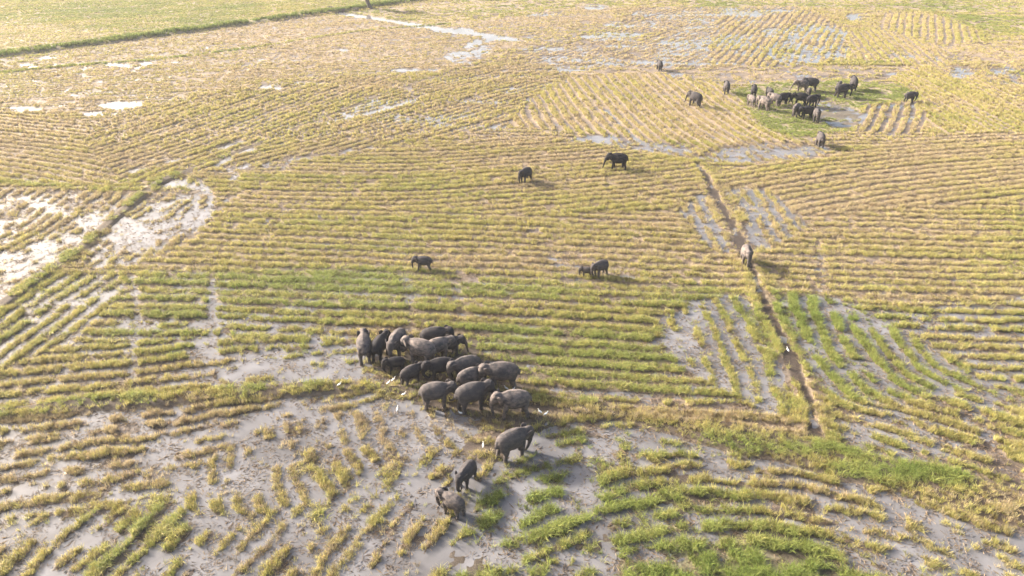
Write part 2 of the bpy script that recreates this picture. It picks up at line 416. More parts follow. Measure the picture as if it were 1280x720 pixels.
    # ditch beside the calves
    d, s, a = seg_dist(Xw, Yw, DITCH)
    k = 1 - sstep(.35, .75, d + (n2 - .5) * .7)
    mud = np.maximum(mud, k); den *= 1 - k * .85; gh -= k * .05
    # embankment
    d, s, a = seg_dist(Xw, Yw, BANK)
    wide = np.maximum(.35, .66 + .95 * sstep(0, 20, X) + (n1 - .5) * 1.6 + (n6 - .5) * 1.2)
    k = 1 - sstep(wide * .65, wide * 1.2, d)
    bank = np.maximum(bank, k)
    herd = 1 - sstep(4, 8, np.hypot(X - G(575, 485)[0], (Y - G(575, 485)[1]) * 1.3))
    gh = gh * (1 - k) + k * (.10 + .16 * n1 + .16 * n2)
    green = green * (1 - k) + k * np.clip(.36 + (n6 - .5) * 1.5 + (n2 - .5) * .5 - .18 * sstep(20, 40, X), .1, .9)
    den = den * (1 - k) + k * (.16 + .22 * sstep(0, 20, X) + .6 * sstep(.42, .55, ncl)) * (1 - .8 * herd)
    hgt = hgt * (1 - k) + k * (.55 + .8 * n2)
    mud = np.maximum(mud, k * .9)
    # diagonal bank and its continuation
    d, s, a = seg_dist(Xw, Yw, DIAG)
    ya = sstep(G(640, 215)[1] - 4, G(640, 215)[1] + 4, Y)
    wd = .75 - .25 * ya
    k = (1 - sstep(wd * .7, wd * 1.25, d))
    gh = gh * (1 - k) + k * (.20 + .1 * n1 - .16 * ya)
    den = den * (1 - k) + k * (.75 - .62 * ya) * sstep(.42, .56, ncl)
    green = green * (1 - k) + k * (.30 + .3 * n1)
    mud = np.maximum(mud, k * .8)
    # grassy line left
    d, s, a = seg_dist(Xw, Yw, GREENB)
    k = (1 - sstep(.4, 1.3, d + (n2 - .5) * 1.2)) * .8
    gh = gh * (1 - k) + k * .12; den = np.maximum(den, k * .7 * sstep(.4, .55, ncl)); green = np.maximum(green, k * .5)
    # far ditch: reeds on a bank with water behind
    d, s, a = seg_dist(X, Y, CANAL)
    k = 1 - sstep(1.2, 2.2, d)
    gh = gh * (1 - k) + k * .55
    den = den * (1 - k) + k * sstep(.28, .5, n2); green = green * (1 - k) + k * .8; hgt = hgt * (1 - k) + k * (1.2 + 1.8 * n1)
    kw = sstep(2.4, 3.0, d) * (1 - sstep(4.6, 5.4, d)) * (s > 0)
    kw = kw * (1 - sstep(20, 45, X - G(420, 14)[0] + 20))
    gh = gh * (1 - kw) + kw * (.08 if False else .02); den *= 1 - kw
    d, s, a = seg_dist(Xw, Yw, CANAL2)
    k = (1 - sstep(.5, 1.1, d)) * .8
    den = np.maximum(den, k * .7); green = np.clip(green + k * .5, 0, 1); hgt = np.maximum(hgt, k * 1.3)
    return dict(gh=gh, den=np.clip(den, 0, 1), hgt=hgt, green=green, mud=np.clip(mud, 0, 1), wet=wet, bank=bank, n1=n1, n2=n2)

def ground_z(x, y):
    return float(plan(np.array([x]), np.array([y]))['gh'][0])

# ------------------------------------------------------------------ materials
def mat(name):
    m = bpy.data.materials.new(name); m.use_nodes = True
    nt = m.node_tree
    b = nt.nodes['Principled BSDF']
    return m, nt, b

def N(nt, t, **kw):
    n = nt.nodes.new(t)
    for k, v in kw.items():
        setattr(n, k, v)
    return n

def ramp(nt, fac, stops):
    r = N(nt, 'ShaderNodeValToRGB')
    e = r.color_ramp.elements
    while len(e) < len(stops): e.new(.5)
    for el, (p, c) in zip(e, stops):
        el.position = p; el.color = (*c, 1)
    nt.links.new(fac, r.inputs[0])
    return r

def mixc(nt, f, a, b, blend='MIX'):
    m = N(nt, 'ShaderNodeMix', data_type='RGBA', blend_type=blend)
    for s, v in ((m.inputs[0], f), (m.inputs[6], a), (m.inputs[7], b)):
        if hasattr(v, 'default_value') or hasattr(v, 'is_output'):
            nt.links.new(v, s)
        elif isinstance(v, (int, float)):
            s.default_value = v
        else:
            s.default_value = (*v, 1)
    return m.outputs[2]

# ground: dry straw litter over clay, dark where it is churned
mg, nt, b = mat('paddy_soil')
at = N(nt, 'ShaderNodeAttribute', attribute_name='soil')
sep = N(nt, 'ShaderNodeSeparateColor')
nt.links.new(at.outputs['Color'], sep.inputs[0])
geo = N(nt, 'ShaderNodeNewGeometry')
nz = N(nt, 'ShaderNodeTexNoise'); nz.inputs['Scale'].default_value = 2.3; nz.inputs['Detail'].default_value = 6; nz.inputs['Roughness'].default_value = .65
nz2 = N(nt, 'ShaderNodeTexNoise'); nz2.inputs['Scale'].default_value = .35; nz2.inputs['Detail'].default_value = 3
vz = N(nt, 'ShaderNodeTexNoise'); vz.inputs['Scale'].default_value = 9; vz.inputs['Detail'].default_value = 3
for q in (nz, nz2, vz): nt.links.new(geo.outputs['Position'], q.inputs['Vector'])
dry = ramp(nt, nz.outputs[0], [(.30, (.10, .068, .043)), (.48, (.235, .17, .11)), (.62, (.34, .265, .18)), (.8, (.20, .14, .09))])
pinky = mixc(nt, nz2.outputs[0], dry.outputs[0], (.235, .185, .128))
clay = ramp(nt, nz.outputs[0], [(.3, (.065, .050, .041)), (.55, (.125, .10, .086)), (.75, (.175, .143, .122))])
dark = ramp(nt, vz.outputs[0], [(.3, (.026, .020, .016)), (.7, (.075, .056, .043))])
grn = ramp(nt, vz.outputs[0], [(.3, (.09, .11, .03)), (.7, (.20, .22, .07))])
c = mixc(nt, sep.outputs[1], pinky, clay.outputs[0])
c = mixc(nt, sep.outputs[2], c, grn.outputs[0])
c = mixc(nt, sep.outputs[0], c, dark.outputs[0])
nt.links.new(c, b.inputs['Base Color'])
rr = N(nt, 'ShaderNodeMapRange'); rr.inputs[3].default_value = .95; rr.inputs[4].default_value = .45
nt.links.new(sep.outputs[1], rr.inputs[0]); nt.links.new(rr.outputs[0], b.inputs['Roughness'])
b.inputs['Specular IOR Level'].default_value = .12
bp = N(nt, 'ShaderNodeBump'); bp.inputs['Strength'].default_value = .6; bp.inputs['Distance'].default_value = .06
nt.links.new(vz.outputs[0], bp.inputs['Height']); nt.links.new(bp.outputs[0], b.inputs['Normal'])
M_GROUND = mg

# water: silty, faintly rippled
mw, nt, b = mat('silty_water')
geo = N(nt, 'ShaderNodeNewGeometry')
nz = N(nt, 'ShaderNodeTexNoise'); nz.inputs['Scale'].default_value = .22; nz.inputs['Detail'].default_value = 8; nz.inputs['Roughness'].default_value = .62; nz.inputs['Distortion'].default_value = .8
nz2 = N(nt, 'ShaderNodeTexNoise'); nz2.inputs['Scale'].default_value = 2.4; nz2.inputs['Detail'].default_value = 4
for q in (nz, nz2): nt.links.new(geo.outputs['Position'], q.inputs['Vector'])
wc = ramp(nt, nz.outputs[0], [(.35, (.092, .085, .083)), (.55, (.142, .134, .134)), (.72, (.178, .170, .172))])
nt.links.new(wc.outputs[0], b.inputs['Base Color'])
b.inputs['Roughness'].default_value = .06
b.inputs['IOR'].default_value = 1.333
b.inputs['Specular IOR Level'].default_value = .6
bp = N(nt, 'ShaderNodeBump'); bp.inputs['Strength'].default_value = .12; bp.inputs['Distance'].default_value = .03
nt.links.new(nz2.outputs[0], bp.inputs['Height']); nt.links.new(bp.outputs[0], b.inputs['Normal'])
M_WATER = mw

# blades: colour per tuft, small differences per blade
def blade_mat(name, transl):
    m, nt, b = mat(name)
    ti = N(nt, 'ShaderNodeAttribute', attribute_type='INSTANCER', attribute_name='tint')
    sh = N(nt, 'ShaderNodeAttribute', attribute_name='blade')
    c = mixc(nt, 1.0, ti.outputs['Color'], sh.outputs['Color'], 'MULTIPLY')
    nt.links.new(c, b.inputs['Base Color'])
    b.inputs['Roughness'].default_value = .7
    b.inputs['Specular IOR Level'].default_value = .25
    tr = N(nt, 'ShaderNodeBsdfTranslucent'); nt.links.new(c, tr.inputs[0])
    mx = N(nt, 'ShaderNodeMixShader'); mx.inputs[0].default_value = transl
    nt.links.new(b.outputs[0], mx.inputs[1]); nt.links.new(tr.outputs[0], mx.inputs[2])
    nt.links.new(mx.outputs[0], nt.nodes['Material Output'].inputs['Surface'])
    return m
M_STUB = blade_mat('rice_straw', .30)

# elephant hide
me_, nt, b = mat('elephant_hide')
tc = N(nt, 'ShaderNodeTexCoord')
du = N(nt, 'ShaderNodeAttribute', attribute_type='OBJECT', attribute_name='dust')
wt = N(nt, 'ShaderNodeAttribute', attribute_type='OBJECT', attribute_name='soaked')
nz = N(nt, 'ShaderNodeTexNoise'); nz.inputs['Scale'].default_value = 2.2; nz.inputs['Detail'].default_value = 5; nz.inputs['Roughness'].default_value = .6
nz2 = N(nt, 'ShaderNodeTexNoise'); nz2.inputs['Scale'].default_value = 14; nz2.inputs['Detail'].default_value = 4
mp = N(nt, 'ShaderNodeMapping'); mp.inputs['Scale'].default_value = (1.0, 1.0, 1.6)
oi = N(nt, 'ShaderNodeObjectInfo')
ad = N(nt, 'ShaderNodeVectorMath', operation='ADD')
nt.links.new(tc.outputs['Object'], mp.inputs[0]); nt.links.new(mp.outputs[0], ad.inputs[0]); nt.links.new(oi.outputs['Random'], ad.inputs[1])
sc = N(nt, 'ShaderNodeVectorMath', operation='SCALE'); nt.links.new(oi.outputs['Random'], sc.inputs[0]); sc.inputs['Scale'].default_value = 37
nt.links.new(sc.outputs[0], ad.inputs[1])
for q in (nz, nz2): nt.links.new(ad.outputs[0], q.inputs['Vector'])
hide = ramp(nt, nz2.outputs[0], [(.3, (.046, .042, .043)), (.6, (.068, .061, .062)), (.8, (.090, .080, .080))])
wetc = mixc(nt, wt.outputs['Fac'], hide.outputs[0], (.020, .018, .020))
m1 = N(nt, 'ShaderNodeMapRange'); m1.inputs[1].default_value = .38; m1.inputs[2].default_value = .62
nt.links.new(nz.outputs[0], m1.inputs[0])
m1.inputs[1].default_value = .36; m1.inputs[2].default_value = .66
m2 = N(nt, 'ShaderNodeMath', operation='MULTIPLY'); nt.links.new(m1.outputs[0], m2.inputs[0]); nt.links.new(du.outputs['Fac'], m2.inputs[1])
c = mixc(nt, m2.outputs[0], wetc, (.225, .178, .152))
nt.links.new(c, b.inputs['Base Color'])
b.inputs['Roughness'].default_value = .85
b.inputs['Specular IOR Level'].default_value = .12
bp = N(nt, 'ShaderNodeBump'); bp.inputs['Strength'].default_value = .9; bp.inputs['Distance'].default_value = .07
nt.links.new(nz2.outputs[0], bp.inputs['Height']); nt.links.new(bp.outputs[0], b.inputs['Normal'])
M_HIDE = me_

def plain(name, colr, rough=.8, var=.25, scale=8):
    m, nt, b = mat(name)
    tc = N(nt, 'ShaderNodeTexCoord')
    nz = N(nt, 'ShaderNodeTexNoise'); nz.inputs['Scale'].default_value = scale; nz.inputs['Detail'].default_value = 4
    nt.links.new(tc.outputs['Object'], nz.inputs['Vector'])
    r = ramp(nt, nz.outputs[0], [(.3, tuple(v * (1 - var) for v in colr)), (.7, tuple(min(1, v * (1 + var)) for v in colr))])
    nt.links.new(r.outputs[0], b.inputs['Base Color']); b.inputs['Roughness'].default_value = rough
    return m
M_WHITE = plain('white_feathers', (.80, .79, .76), .8, .06)
M_BEAK = plain('yellow_bill', (.55, .36, .06), .5)
M_LEGS = plain('dark_bird_leg', (.05, .05, .045), .6)
M_BARK = plain('dark_bark', (.085, .07, .062), .9, .4, 3)
M_LEAF = plain('dark_leaf', (.055, .085, .028), .6, .5, .7)
M_TWIG = plain('purple_brown_twigs', (.14, .11, .10), .9, .3, 2)

# ------------------------------------------------------------------ ground and water
def build_ground():
    ys = [-60.0, -40, -20, 0, 10, 16]
    y = 20.0
    while y < 300:
        ys.append(y); y *= 1.0046
    y = ys[-1]
    while y < 900:
        y *= 1.06; ys.append(y)
    ys = np.array(ys)
    ts = np.concatenate([np.array([-6, -4.5, -3.2, -2.4, -1.8, -1.4, -1.1, -.95]), np.linspace(-.88, .88, 760), np.array([.95, 1.1, 1.4, 1.8, 2.4, 3.2, 4.5, 6])])
    T, YY = np.meshgrid(ts, ys)
    W = (.66 * np.maximum(YY, 20.0) + 20) / .88
    XX = T * W
    # keep far columns apart where they are limited
    over = np.abs(XX) > 900
    XX = np.where(over, np.sign(T) * (900 + np.abs(T) * 4), XX)
    x = XX.ravel(); yv = YY.ravel()
    p = plan(x, yv)
    co = np.stack([x, yv, p['gh']], 1)
    nr, nc = XX.shape
    idx = np.arange(nr * nc).reshape(nr, nc)
    q = np.stack([idx[:-1, :-1], idx[:-1, 1:], idx[1:, 1:], idx[1:, :-1]], -1).reshape(-1, 4)
    me = bpy.data.meshes.new('ground')
    me.vertices.add(len(co)); me.vertices.foreach_set('co', co.ravel())
    me.loops.add(q.size); me.loops.foreach_set('vertex_index', q.ravel())
    me.polygons.add(len(q)); me.polygons.foreach_set('loop_start', np.arange(0, q.size, 4)); me.polygons.foreach_set('loop_total', np.full(len(q), 4))
    me.update(calc_edges=True)
    me.polygons.foreach_set('use_smooth', np.ones(len(q), bool))
    a = me.attributes.new('soil', 'FLOAT_COLOR', 'POINT')
    wetd = 1 - sstep(0.0, .07, p['gh'])                       # damp clay close to the water line
    gr = np.clip((p['green'] - .45) * 1.6, 0, .8) * (.4 + .6 * p['den'])
    cc = np.stack([np.clip(p['mud'], 0, 1), np.clip(wetd + p['wet'] * .35, 0, 1), gr, np.ones_like(gr)], 1)
    a.data.foreach_set('color', cc.astype(np.float32).ravel())
    me.materials.append(M_GROUND)
    o = bpy.data.objects.new('ground', me); o['kind'] = 'structure'; col.objects.link(o)
    w = bpy.data.meshes.new('water')
    wb = bmesh.new(); bmesh.ops.create_grid(wb, x_segments=88, y_segments=48, size=.5)
    for v in wb.verts: v.co = (v.co.x * 1760, (v.co.y + .5) * 940 - 55, 0)
    wb.to_mesh(w); wb.free()
    w.materials.append(M_WATER)
    wo = bpy.data.objects.new('water', w); wo['kind'] = 'structure'; col.objects.link(wo)
build_ground()

# ------------------------------------------------------------------ elephants
def loft(bm, rings, seg=14, caps=True):
    """rings: (centre, half width, half height); a closed tube along them, ends rounded"""
    pts = [Vector(r[0]) for r in rings]
    prev = None
    n = len(pts)
    allr = []
    for i, (c, w, h) in enumerate(rings):
        t = (pts[min(i + 1, n - 1)] - pts[max(i - 1, 0)]).normalized()
        side = Vector((0, 1, 0))
        if abs(t.y) > .9: side = Vector((1, 0, 0))
        side = (side - t * side.dot(t)).normalized()
        up = t.cross(side).normalized()
        vs_ = [bm.verts.new(pts[i] + side * (w * math.cos(a)) + up * (h * math.sin(a))) for a in [2 * math.pi * k / seg for k in range(seg)]]
        allr.append((vs_, t, w, h))
    for i in range(n - 1):
        A, B = allr[i][0], allr[i + 1][0]
        for k in range(seg):
            bm.faces.new((A[k], A[(k + 1) % seg], B[(k + 1) % seg], B[k]))
    for e, sgn in ((0, -1), (n - 1, 1)):
        vs_, t, w, h = allr[e]
        tip = bm.verts.new(pts[e] + t * sgn * min(w, h) * .7)
        mid = [bm.verts.new(pts[e] + (v.co - pts[e]) * .72 + t * sgn * min(w, h) * .5) for v in vs_]
        for k in range(seg):
            k2 = (k + 1) % seg
            bm.faces.new((vs_[k], vs_[k2], mid[k2], mid[k]) if sgn > 0 else (vs_[k2], vs_[k], mid[k], mid[k2]))
            bm.faces.new((mid[k], mid[k2], tip) if sgn > 0 else (mid[k2], mid[k], tip))

TRUNKS = {
    'hang': [(1.72, 1.66, .25), (1.92, 1.36, .195), (1.98, 1.02, .15), (1.96, .70, .12), (1.92, .42, .098), (1.98, .20, .082), (2.08, .14, .07)],
    'reach': [(1.72, 1.66, .25), (1.98, 1.42, .195), (2.14, 1.10, .15), (2.26, .78, .12), (2.38, .46, .098), (2.52, .20, .082), (2.62, .14, .07)],
    'feed': [(1.72, 1.66, .25), (1.94, 1.34, .195), (2.00, 1.00, .15), (1.90, .66, .12), (1.70, .45, .10), (1.52, .52, .085), (1.46, .74, .075)],
    'mouth': [(1.72, 1.66, .25), (1.95, 1.36, .195), (2.02, 1.05, .15), (1.93, .82, .12), (1.75, .86, .10), (1.66, 1.08, .085), (1.60, 1.24, .075)],
}

def elephant_mesh_source(name, trunk='hang', pitch=0.0, yaw=0.0, stride=0.0, fat=1.0, calf=False, ear=.35, seed=0):
    rs = random.Random(seed)
    bm = bmesh.new()
    f = fat
    loft(bm, [((-1.36, 0, 1.42), .24 * f, .30), ((-1.22, 0, 1.45), .44 * f, .50), ((-.98, 0, 1.48), .56 * f, .62), ((-.6, 0, 1.51), .64 * f, .71),
              ((-.1, 0, 1.50), .70 * f, .76 * (1 + .3 * (f - 1))), ((.35, 0, 1.53), .66 * f, .74), ((.72, 0, 1.58), .53 * f, .65), ((1.0, 0, 1.66), .40, .51), ((1.25, 0, 1.74), .30, .40)], 20)
    # spine ridge
    loft(bm, [((-1.2, 0, 1.86), .09, .08), ((-.6, 0, 2.16), .12, .09), ((0, 0, 2.22), .13, .08), ((.5, 0, 2.20), .13, .09), ((.95, 0, 2.10), .10, .08)], 8)
    for s in (-1, 1):
        a, c = stride * s, -stride * s * .9
        loft(bm, [((.60, s * .33, 1.52), .24, .30), ((.66, s * .38, 1.15), .21, .25), ((.70 + a * .4, s * .39, .80), .185, .20), ((.70 + a * .8, s * .38, .46), .155, .165), ((.70 + a, s * .38, .16), .165, .17), ((.72 + a, s * .38, .02), .185, .19)], 12)
        loft(bm, [((-.92, s * .28, 1.45), .30, .42), ((-.90, s * .34, 1.12), .27, .36), ((-.82 + c * .5, s * .37, .78), .20, .25), ((-.97 + c * .85, s * .36, .44), .15, .165), ((-1.0 + c, s * .36, .15), .16, .17), ((-.97 + c, s * .36, .02), .18, .19)], 12)
    # head, turned as one about the neck
    hb = bmesh.new()
    k = 1.0
    loft(hb, [((1.05, 0, 1.78), .28, .36), ((1.28, 0, 1.86), .34, .43), ((1.48, 0, 1.86), .37, .44), ((1.66, 0, 1.76), .31, .35), ((1.78, 0, 1.62), .24, .26)], 16)
    for s in (-1, 1):
        loft(hb, [((1.30, s * .14, 2.10), .16, .15), ((1.46, s * .14, 2.16), .17, .15), ((1.58, s * .13, 2.06), .14, .13)], 10)
        loft(hb, [((1.40, s * .26, 1.74), .12, .14), ((1.62, s * .23, 1.66), .11, .12)], 8)          # cheeks and brow
    loft(hb, [((1.38, 0, 1.52), .20, .16), ((1.58, 0, 1.38), .15, .12), ((1.74, 0, 1.26), .08, .07)], 10)   # jaw
    tr = TRUNKS[trunk]
    # head pitch would drive the trunk into the ground: its length follows the head
    loft(hb, [((x, 0, z), r, r * 1.05) for x, z, r in tr], 12)
    # ears: folded flaps of real thickness
    outl = [(0, .16), (-.12, .27), (-.30, .29), (-.48, .18), (-.56, -.02), (-.50, -.24), (-.38, -.46), (-.24, -.60), (-.10, -.52), (0, -.26)]
    for s in (-1, 1):
        ea = ear + rs.uniform(-.12, .12)
        ring0, ring1 = [], []
        for (ex, ez) in outl:
            bend = -ex * math.sin(ea) + .05 * math.sin(ez * 5)
            px = 1.38 + ex * math.cos(ea); py = s * (.34 + bend); pz = 1.90 + ez
            ring0.append(hb.verts.new((px, py - s * .035, pz))); ring1.append(hb.verts.new((px, py + s * .035, pz)))
        c0 = hb.verts.new((1.38 - .25 * math.cos(ea), s * (.34 + .25 * math.sin(ea) + .01 - .035), 1.78)); c1 = hb.verts.new((1.38 - .25 * math.cos(ea), s * (.34 + .25 * math.sin(ea) + .05 + .035), 1.78))
        m = len(outl)
        for i in range(m):
            j = (i + 1) % m
            fs = [(ring0[j], ring0[i], c0), (ring1[i], ring1[j], c1), (ring0[i], ring0[j], ring1[j], ring1[i])]
            for q in fs:
                hb.faces.new(q if s > 0 else q[::-1])
    piv = Vector((1.12, 0, 1.72))
    rot = Matrix.Rotation(yaw, 4, 'Z') @ Matrix.Rotation(pitch, 4, 'Y')
    for v in hb.verts:
        if calf:
            v.co = piv + (v.co - piv) * 1.12
        v.co = piv + rot @ (v.co - piv)
        if v.co.z < .10: v.co.z = .10 + (v.co.z - .10) * .12
    hm = bpy.data.meshes.new('tmp'); hb.normal_update(); hb.to_mesh(hm); hb.free()
    bm.from_mesh(hm); bpy.data.meshes.remove(hm)
    # tail
    sw = rs.uniform(-.25, .25)
    loft(bm, [((-1.34, 0, 1.80), .09, .09), ((-1.50, sw * .2, 1.55), .06, .06), ((-1.56, sw * .6, 1.20), .045, .045), ((-1.55, sw, .90), .05, .05), ((-1.54, sw, .76), .06, .06)], 8)
    bmesh.ops.recalc_face_normals(bm, faces=bm.faces)
    me = bpy.data.meshes.new(name); bm.to_mesh(me); bm.free()
    o = bpy.data.objects.new('tmp_source', me); col.objects.link(o)
    m = o.modifiers.new('r', 'REMESH'); m.mode = 'VOXEL'; m.voxel_size = .055; m.use_smooth_shade = True
    m = o.modifiers.new('s', 'SMOOTH'); m.factor = .5; m.iterations = 4
    return o

# pixel of the ground under the body's middle, heading (0 = to the right, 90 = away), scale, pose, dust, soaked, label
HERD = 'elephants bunched at the grassy bank'
FARH = 'elephants gathered at the far pool'
LONE = 'elephants scattered over the stubble'
EL = [
    (457, 448, 100, .98, dict(trunk='feed', pitch=.25, stride=.12), .55, .25, 'grey elephant seen from behind beside the muddy pool, outermost of the bunched herd', HERD),
    (477, 447, 72, .90, dict(trunk='hang', pitch=.2, stride=.08, yaw=-.2), .05, .85, 'dark wet elephant seen from behind, beside the outermost grey one', HERD),
    (498, 444, -105, 1.0, dict(trunk='hang', pitch=.35, stride=-.1), .5, .1, 'mottled grey elephant facing the bank with trunk lowered, behind a small dark calf', HERD),
    (545, 437, 8, .95, dict(trunk='hang', pitch=.3), .15, .7, 'dark elephant standing side-on at the back of the bunched herd', HERD),
    (563, 444, 14, .80, dict(trunk='reach', pitch=.2, yaw=-.2), .2, .6, 'grey half-grown elephant with head towards the green rows at the herd edge', HERD),
    (549, 449, 22, .88, dict(trunk='hang', pitch=.3, stride=.1), .75, .1, 'reddish dusty elephant squeezed between two others in the middle of the herd', HERD),
    (527, 455, 160, 1.03, dict(trunk='mouth', pitch=.1, stride=-.1, ear=.6), .95, .0, 'big dusty tan elephant with spread ear in the middle of the herd', HERD),
    (495, 465, 196, .62, dict(trunk='hang', pitch=.35, stride=.12, calf=True), .1, .85, 'small dark wet calf with lowered head at the edge of the herd', HERD),
    (515, 480, 40, .74, dict(trunk='hang', pitch=.3, stride=.14), .25, .7, 'dark young elephant climbing into the herd, rump towards the white egrets', HERD),
    (551, 475, 198, .88, dict(trunk='feed', pitch=.35, stride=.1), .1, .9, 'darkest wet elephant with lowered head between two calmer grey ones', HERD),
    (583, 475, 205, .96, dict(trunk='hang', pitch=.45, stride=.05), .4, .25, 'brown-grey elephant with arched back and head down near the green rows', HERD),
    (627, 486, 182, 1.06, dict(trunk='hang', pitch=.4, stride=.12, fat=1.04), .5, .3, 'large brown-grey elephant with pale dusty forehead beside the strip of water', HERD),
    (546, 508, 10, .96, dict(trunk='feed', pitch=.3, stride=.05, fat=1.08), .35, .1, 'round grey elephant side-on with tail held out, at the front of the herd', HERD),
    (591, 512, 22, 1.04, dict(trunk='hang', pitch=.25, stride=.1, fat=1.08), .2, .3, 'big grey elephant at the front of the herd, rump lowest by the stubble', HERD),
    (588, 487, 30, .85, dict(trunk='hang', pitch=.2), .6, .2, 'dusty-backed elephant mostly hidden behind the big grey front one', HERD),
    (642, 520, 188, 1.0, dict(trunk='hang', pitch=.15, stride=.16, ear=.7, fat=1.05), .75, .05, 'pinkish dusty elephant with flapped ear walking out along the bank', HERD),
    (641, 570, 30, 1.02, dict(trunk='reach', pitch=.75, stride=.14), .35, .15, 'grey elephant apart from the herd, head down dark among green tussocks', HERD),
    (584, 604, -116, .74, dict(trunk='feed', pitch=.3, stride=.1, calf=True), .15, .35, 'grey calf curling its trunk around a bunch of straw beside the ditch', HERD),
    (566, 641, 148, .72, dict(trunk='hang', pitch=.25, stride=-.12, calf=True), .6, .1, 'pale dusty calf, the last one trailing along the ditch', HERD),
    (530, 338, 180, .74, dict(trunk='hang', pitch=.1, stride=.15), .25, .25, 'lone grey young elephant walking where yellow rows turn green', LONE),
    (733, 346, 176, .50, dict(trunk='hang', pitch=.35, calf=True), .4, .2, 'small calf feeding next to its mother in the yellow rows', LONE),
    (750, 345, 215, .80, dict(trunk='hang', pitch=.45), .35, .2, 'mother elephant with lowered head beside one small calf', LONE),
    (657, 228, 232, .92, dict(trunk='hang', pitch=.2, stride=.06), .1, .5, 'dark grey lone elephant coming half towards the green rows', LONE),
    (772, 212, 178, 1.06, dict(trunk='reach', pitch=.1, stride=.2), .0, .95, 'almost black lone elephant striding with trunk stretched forward', LONE),
    (931, 330, -97, .95, dict(trunk='hang', pitch=.15, stride=.12), .7, .0, 'pale tan elephant walking along the muddy trodden path', LONE),
    (824, 88, 95, .88, dict(trunk='hang', pitch=.2, stride=.1), .1, .4, 'tiny grey elephant seen end-on, farthest out on the bare stubble', LONE),
    (868, 133, 130, 1.12, dict(trunk='reach', pitch=.1, stride=.1), .1, .5, 'reddish brown elephant alone in the slanting yellow rows', LONE),
    (907, 117, 82, .98, dict(trunk='hang', pitch=.2, stride=.1), .2, .3, 'brownish elephant seen end-on between the yellow rows and the far pool', LONE),
    (1024, 183, 84, .95, dict(trunk='hang', pitch=.2, stride=.1), .3, .3, 'brown elephant seen end-on leaving the far pool towards the yellow rows', LONE),
    (1136, 128, 4, .86, dict(trunk='hang', pitch=.4, stride=.1), .1, .5, 'grey elephant on its own on the grass past the far pool', LONE),
    (1051, 122, 4, 1.12, dict(trunk='hang', pitch=.1, stride=.12), .05, .75, 'dark elephant side-on hiding another one beyond the far pool', FARH),
    (1065, 113, 78, 1.1, dict(trunk='hang', pitch=-.1, stride=.1), .1, .5, 'tall grey elephant end-on behind the side-on dark one past the pool', FARH),
    (1047, 116, 60, .85, dict(trunk='hang', pitch=.2), .2, .6, 'elephant mostly hidden behind the side-on dark one past the pool', FARH),
    (941, 122, 75, .95, dict(trunk='hang', pitch=.2), .0, .8, 'dark elephant at the end of the pool herd, behind a tan one', FARH),
    (939, 133, 110, .85, dict(trunk='hang', pitch=.3, stride=.1), .9, .0, 'small tan elephant at the very end of the pool herd', FARH),
    (954, 138, 125, 1.05, dict(trunk='feed', pitch=.3, stride=.1), 1.0, .0, 'largest tan elephant in the pool herd, rump towards the rows', FARH),
    (961, 123, 100, .82, dict(trunk='hang', pitch=.2), .1, .6, 'dark brown elephant just behind the tan ones of the pool herd', FARH),
    (967, 133, 130, .98, dict(trunk='hang', pitch=.3), .8, .15, 'tan elephant next to the bluish dark one in the pool herd', FARH),
    (978, 131, 12, .92, dict(trunk='hang', pitch=.25, stride=.1), .0, .85, 'bluish dark elephant drinking with trunk down in the pool herd', FARH),
    (1001, 115, 176, .98, dict(trunk='reach', pitch=.0, stride=.12), .8, .3, 'reddish dusty elephant at the back of the pool herd with trunk forward', FARH),
    (1012, 114, 170, 1.08, dict(trunk='hang', pitch=.1), .05, .7, 'large dark elephant at the back of the pool herd beside a reddish one', FARH),
    (1010, 121, 250, .72, dict(trunk='hang', pitch=.3, calf=True), .2, .5, 'young grey elephant in front of the large dark one by the pool', FARH),
    (999, 132, 165, 1.0, dict(trunk='hang', pitch=.35, stride=.1), .0, .95, 'black wet elephant at the pool edge, head lowered', FARH),
    (1014, 134, 20, .98, dict(trunk='hang', pitch=.3), .0, .9, 'black wet elephant standing in the pool', FARH),
    (994, 146, 235, 1.0, dict(trunk='hang', pitch=.35, stride=.1), .45, .45, 'reddish brown elephant at the grassy edge of the pool herd', FARH),
    (1007, 149, 185, .95, dict(trunk='feed', pitch=.4), .0, .9, 'dark elephant grazing between a brown one and a grey one by the pool', FARH),
    (1019, 153, 255, 1.0, dict(trunk='hang', pitch=.4, stride=.08), .3, .35, 'grey elephant at the corner of the pool herd, rump in the water', FARH),
]
src = [elephant_mesh_source('elephant', seed=i, **e[4]) for i, e in enumerate(EL)]
dg = bpy.context.evaluated_depsgraph_get()
meshes = [bpy.data.meshes.new_from_object(s.evaluated_get(dg)) for s in src]
for s in src:
    m = s.data; bpy.data.objects.remove(s); bpy.data.meshes.remove(m)
